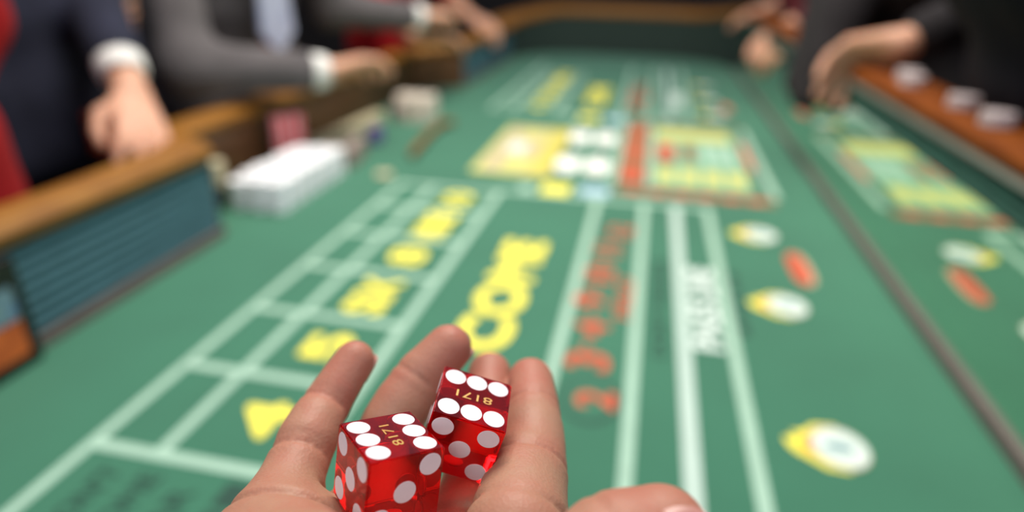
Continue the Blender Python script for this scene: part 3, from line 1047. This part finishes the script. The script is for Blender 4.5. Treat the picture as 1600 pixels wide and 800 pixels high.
def person(label, base, face, lean, arms, jacket, trousers, cuff=SHIRT, tie=None, opened=True, flap=None, twist=0.0):
    """arms: {'l': (elbow, wrist, hand_dir, palm_normal, curl, sleeve_gap), 'r': ...} in world coordinates"""
    base = A3([base[0], base[1], 0.0])
    f = A3([face[0], face[1], 0.0]); f /= np.linalg.norm(f)
    l = A3([-f[1], f[0], 0])
    def B(fw, le, z): return base + f * fw + l * le + A3([0, 0, z])
    ln = lean
    sh = {'l': B(ln * .95, .185, 1.395 - ln * .25), 'r': B(ln * .95, -.185, 1.395 - ln * .25)}
    root = empty('person', tuple(base), label, 'person')
    dz = -ln * .25
    tor = [(B(0, -.085, .96), B(0, .085, .96), .105, .105), (B(ln * .3, -.075, 1.10 + dz * .3), B(ln * .3, .075, 1.10 + dz * .3), .100, .100),
           (B(ln * .7, -.095, 1.26 + dz * .7), B(ln * .7, .095, 1.26 + dz * .7), .108, .108), (B(ln * .95, -.12, 1.37 + dz), B(ln * .95, .12, 1.37 + dz), .075, .075),
           (B(0, 0, .96), B(ln * .8, 0, 1.32 + dz), .09, .10)]
    neck = B(ln, 0, 1.42 + dz); hd = B(ln + .03, 0, 1.60 + dz)
    head = [(neck, hd, .058, .056), (hd + A3([0, 0, .03]) - f * .015, hd + A3([0, 0, .055]) + f * .015, .088, .086), (hd + A3([0, 0, -.03]) + f * .03, hd + f * .02, .058, .074)]
    face_p = [(hd + f * .098 + A3([0, 0, .03]), hd + f * .118 + A3([0, 0, -.005]), .009, .013)]
    for s in (-1, 1):
        face_p.append((hd + l * s * .082 + A3([0, 0, .035]), hd + l * s * .082 + A3([0, 0, -.005]), .014, .011))
        face_p.append((hd + f * .082 + l * s * .035 + A3([0, 0, .052]), hd + f * .088 + l * s * .012 + A3([0, 0, .050]), .012, .012))
    face_p.append((hd + f * .090 + l * .020 + A3([0, 0, -.045]), hd + f * .090 - l * .020 + A3([0, 0, -.045]), .010, .010))
    pts = [p for q in tor + head + face_p for p in q[:2]]
    hp = []
    for s, a in arms.items():
        el, wr = A3(a[0], dtype=float), A3(a[1], dtype=float)
        tor += [(sh[s], el, .052, .042), (el, wr, .043, .028)]
        side = np.cross(A3(a[3], dtype=float), A3(a[2], dtype=float)) * (1 if s == 'l' else -1)
        pm, fg = hand_prims(wr, a[2], a[3], side, a[4], a[6])
        hp.append((pm, fg))
        pts += [el, wr] + [p for q in fg for p in q[:2]]
    pts = np.array(pts)
    lo_, hi_ = pts.min(0) - .13, pts.max(0) + .13
    fb = Field(lo_, hi_, .0075)
    fb.add(tor, .03); fb.add(head, .03); fb.add(face_p, .010)
    for pm, fg in hp:
        fb.add(pm, .012); fb.add(fg, .0035)
    field_obj('body', fb, SKIN2, root, 1)
    # garments
    fj = Field(lo_, hi_, .010)
    g = .022
    jt = [(a, b, ra + g, rb + g) for a, b, ra, rb in tor[:5]]
    jt += [(B(.0, -.10, .86), B(.0, .10, .86), .120, .120), (B(ln * .95, -.14, 1.39 + dz), B(ln * .95, .14, 1.39 + dz), .070, .070)]
    for s, a in arms.items():
        el, wr = A3(a[0], dtype=float), A3(a[1], dtype=float)
        ud = (el - wr) / np.linalg.norm(el - wr)
        jt += [(sh[s], el, .070, .055), (el, wr + ud * a[5], .056, .045)]
    if flap: jt += flap
    fj.add(jt, .035)
    fj.sub([(neck + A3([0, 0, .02]), neck + A3([0, 0, .16]), .066, .10)], .01)
    fj.sub([(B(-.2, 0, .66), B(.2, 0, .66), .14, .14)], .01)
    if opened:
        fj.sub([(B(ln * .35 + .150, 0, 1.06 + dz * .3), B(ln + .12, 0, 1.44 + dz), .016, .075)], .008)
    field_obj('jacket', fj, jacket, root, 2)
    if opened:
        fh = Field(lo_, hi_, .012)
        fh.add([(a, b, ra + .012, rb + .012) for a, b, ra, rb in tor[:5]], .03)
        fh.add([(neck - A3([0, 0, .03]), neck + A3([0, 0, .045]), .066, .064)], .02)
        fh.sub([(neck + A3([0, 0, .05]), neck + A3([0, 0, .2]), .058, .08)], .004)
        field_obj('shirt', fh, SHIRT, root, 1)
    if tie is not None:
        top, mid, bot = B(ln + .085, 0, 1.40 + dz), B(ln * .75 + .135, 0, 1.24 + dz * .75), B(ln * .55 + .16, .0, .975)
        v, fc = [], []
        for p, w_ in ((top + A3([0, 0, .02]), .018), (top, .022), (top - A3([0, 0, .03]), .014), (mid, .034), (bot + A3([0, 0, .05]), .050), (bot, .002)):
            for sx, sf in ((-1, 0), (1, 0), (1, .01), (-1, .01)):
                v.append(p + l * sx * w_ + f * (sf + .002))
        for i in range(5):
            for k in range(4):
                fc.append((i * 4 + k, i * 4 + (k + 1) % 4, i * 4 + 4 + (k + 1) % 4, i * 4 + 4 + k))
        fc += [(3, 2, 1, 0), (20, 21, 22, 23)]
        pydata('tie', v, fc, tie, root)
    if cuff is not None:
        for s, a in arms.items():
            el, wr = A3(a[0], dtype=float), A3(a[1], dtype=float)
            ud = (el - wr) / np.linalg.norm(el - wr)
            fc_ = Field(wr - .13, wr + .13, .0045)
            fc_.add([(wr + ud * (a[5] + .02), wr + ud * max(.0, a[5] - .034), 0.042, .040)], .004)
            fc_.sub([(wr + ud * max(0, a[5] - .036), wr - ud * .10, .032, .032)], .003)
            field_obj('cuff', fc_, cuff, root, 1)
    ft = Field(base + A3([-.32, -.32, .02]), base + A3([.32, .32, 1.04]), .014)
    for s in (-1, 1):
        ft.add([(B(0, s * .09, .93), B(.01, s * .10, .50), .105, .075), (B(.01, s * .10, .50), B(-.01, s * .10, .09), .075, .060)], .03)
    ft.add([(B(0, -.08, .95), B(0, .08, .95), .118, .118)], .03)
    field_obj('trousers', ft, trousers, root, 1)
    for s in (-1, 1):
        fo = Field(B(.04, s * .10, .05) - .2, B(.04, s * .10, .05) + .2, .010)
        fo.add([(B(-.05, s * .10, .046), B(.06, s * .105, .042), .042, .044), (B(.06, s * .105, .040), B(.14, s * .11, .034), .042, .032), (B(-.02, s * .10, .06), B(-.01, s * .10, .11), .042, .046)], .02)
        fo.F = np.maximum(fo.F, (-(fo.lo[2] + fo.h * np.arange(fo.n[2])) + .002)[None, None, :].astype(np.float32))
        field_obj('shoe', fo, SHOE, root, 1)
        pydata('eye', *ball(hd + f * .086 + l * s * .031 + A3([0, 0, .033]), .012), EYE, root, True)
    fr = Field(hd - .17, hd + .20, .009)
    fr.add([(hd + A3([0, 0, .045]) - f * .030, hd + A3([0, 0, .075]) + f * .008, .093, .088), (hd - f * .05 - A3([0, 0, .01]), hd - f * .04, .062, .07)], .03)
    fr.sub([(hd + f * .13 + A3([0, 0, -.10]), hd + f * .125 + A3([0, 0, .04]), .10, .085)], .01)
    field_obj('hair', fr, HAIR, root, 1)
    return root

def ball(c, r, n=10, m=8):
    v, f = [], []
    for i in range(m + 1):
        t = math.pi * i / m
        for k in range(n):
            a = 2 * math.pi * k / n
            v.append((c[0] + r * math.sin(t) * math.cos(a), c[1] + r * math.sin(t) * math.sin(a), c[2] + r * math.cos(t)))
    for i in range(m):
        for k in range(n):
            f.append((i * n + k, (i + 1) * n + k, (i + 1) * n + (k + 1) % n, i * n + (k + 1) % n))
    return v, f

NAVY = cloth('navy', (.024, .026, .046)); GREYS = cloth('grey_suit', (.120, .108, .112)); REDC = cloth('red', (.33, .008, .010), .15)
BEIGE = cloth('beige', (.20, .18, .14)); CHAR = cloth('charcoal', (.024, .021, .023)); BLK = cloth('black_navy', (.006, .006, .012)); MAROON = cloth('maroon', (.10, .018, .022))
TIE = mat('tie_silver', (.46, .50, .60), .5, col2=(.30, .34, .50), scale=40)
DTR = cloth('dark_trousers', (.015, .015, .018))
relaxed = (.25, .35, .3)
d1 = person('dealer in dark navy suit leaning a hand on the left rail', (-1.175, .955), (1, -.05), .04,
       {'l': ((-1.06, 1.120, 1.13), (-.878, .972, .972), (.62, -.62, -.50), (-.35, -.1, -.93), (.10, .25, .25), .085, 1.0),
        'r': ((-1.29, .77, 1.12), (-1.35, .87, .95), (0, .9, -.4), (-1, 0, 0), relaxed, .05, 1.0)}, NAVY, DTR)
box('badge', (-1.03, 1.045, FZ + .135), (.02, .055, .080), mat('badge_orange', (.42, .06, .012), .5, var=.2, scale=30), d1, .002)
d2 = person('dealer in grey suit and silver tie reaching both arms over the chips', (-1.105, 1.55), (1, -.32), .11,
       {'r': ((-.945, 1.215, .975), (-.742, 1.415, .948), (.20, .95, .06), (.3, .1, -.95), (.22, .35, .40), .045, 1.3),
        'l': ((-.925, 1.84, 1.06), (-.740, 2.060, 1.026), (.15, .95, .0), (.2, 0, -.97), (.25, .4, .4), .035, 1.15)}, GREYS, DTR, tie=TIE)
box('badge', (-.925, 1.49, FZ + .252), (.006, .030, .045), mat('badge_red', (.40, .05, .05), .5, var=.2, scale=30), d2, .002)
person('player in red at the far left with both hands on the rail', (-1.15, 2.78), (1, -.05), .13,
       {'r': ((-1.03, 2.40, 1.06), (-.80, 2.20, .955), (.65, .75, -.06), (0, 0, -1), (.2, .4, .4), .20, 1.2),
        'l': ((-.97, 3.08, 1.06), (-.82, 2.98, .965), (.95, -.15, -.25), (-.2, 0, -.97), (.5, .7, .5), .16, 1.2)}, REDC, DTR, cuff=None, opened=False)
person('player in red at the left edge of the picture', (-.955, .545), (1, .02), .03,
       {'l': ((-1.00, .815, 1.10), (-.965, .680, .93), (.1, .1, -.95), (0, -1, 0), relaxed, .04, 1.0),
        'r': ((-1.00, .27, 1.13), (-1.00, .26, .90), (.1, 0, -.95), (0, 1, 0), relaxed, .04, 1.0)}, REDC, DTR, cuff=None, opened=False)
person('onlooker in a beige sweater standing behind the two dealers', (-1.62, 1.52), (1, -.2), .04,
       {'r': ((-1.56, 1.26, 1.10), (-1.40, 1.45, 1.015), (.3, .9, .25), (-.9, .3, 0), relaxed, .03, 1.0),
        'l': ((-1.52, 1.80, 1.08), (-1.36, 1.66, .935), (.3, -.9, -.1), (-.9, .3, 0), relaxed, .03, 1.0)}, BEIGE, DTR, cuff=None, opened=False)
person('player in charcoal suit drooping a hand over the right rail', (.72, 1.80), (-1, -.02), .18,
       {'l': ((.68, 1.46, 1.17), (.457, 1.375, 1.068), (-.42, .82, -.28), (-.35, -.60, -.72), (.85, .60, .30), .050, 1.22),
        'r': ((.60, 2.14, 1.12), (.56, 1.98, 1.05), (-.7, -.5, -.45), (0, 0, -1), relaxed, .0, 1.0)}, CHAR, DTR, cuff=None, opened=False,
       flap=[((.46, 1.88, 1.24), (.372, 1.70, .908), .09, .030), ((.50, 1.98, 1.24), (.378, 1.80, .925), .09, .035), ((.46, 1.75, 1.22), (.372, 1.62, .915), .08, .028)])
person('player in maroon at the far right resting hands on the rail', (.80, 2.95), (-1, 0), .14,
       {'l': ((.62, 2.74, 1.09), (.475, 2.62, 1.00), (-.45, -.65, -.55), (0, .2, -.97), (.5, .7, .5), .06, 1.25),
        'r': ((.62, 3.20, 1.09), (.50, 3.18, 1.04), (-.8, .2, -.25), (0, 0, -1), relaxed, .05, 1.1)}, MAROON, DTR, cuff=None, opened=False)
person('player in black standing at the right rail nearest the camera', (.63, 1.02), (-1, .05), .16,
       {'l': ((.70, .75, 1.12), (.74, .78, .88), (.0, .3, -.9), (-1, 0, 0), relaxed, .04, 1.0),
        'r': ((.70, 1.28, 1.13), (.76, 1.24, .88), (.0, -.3, -.9), (-1, 0, 0), relaxed, .04, 1.0)}, BLK, DTR, cuff=None, opened=False)
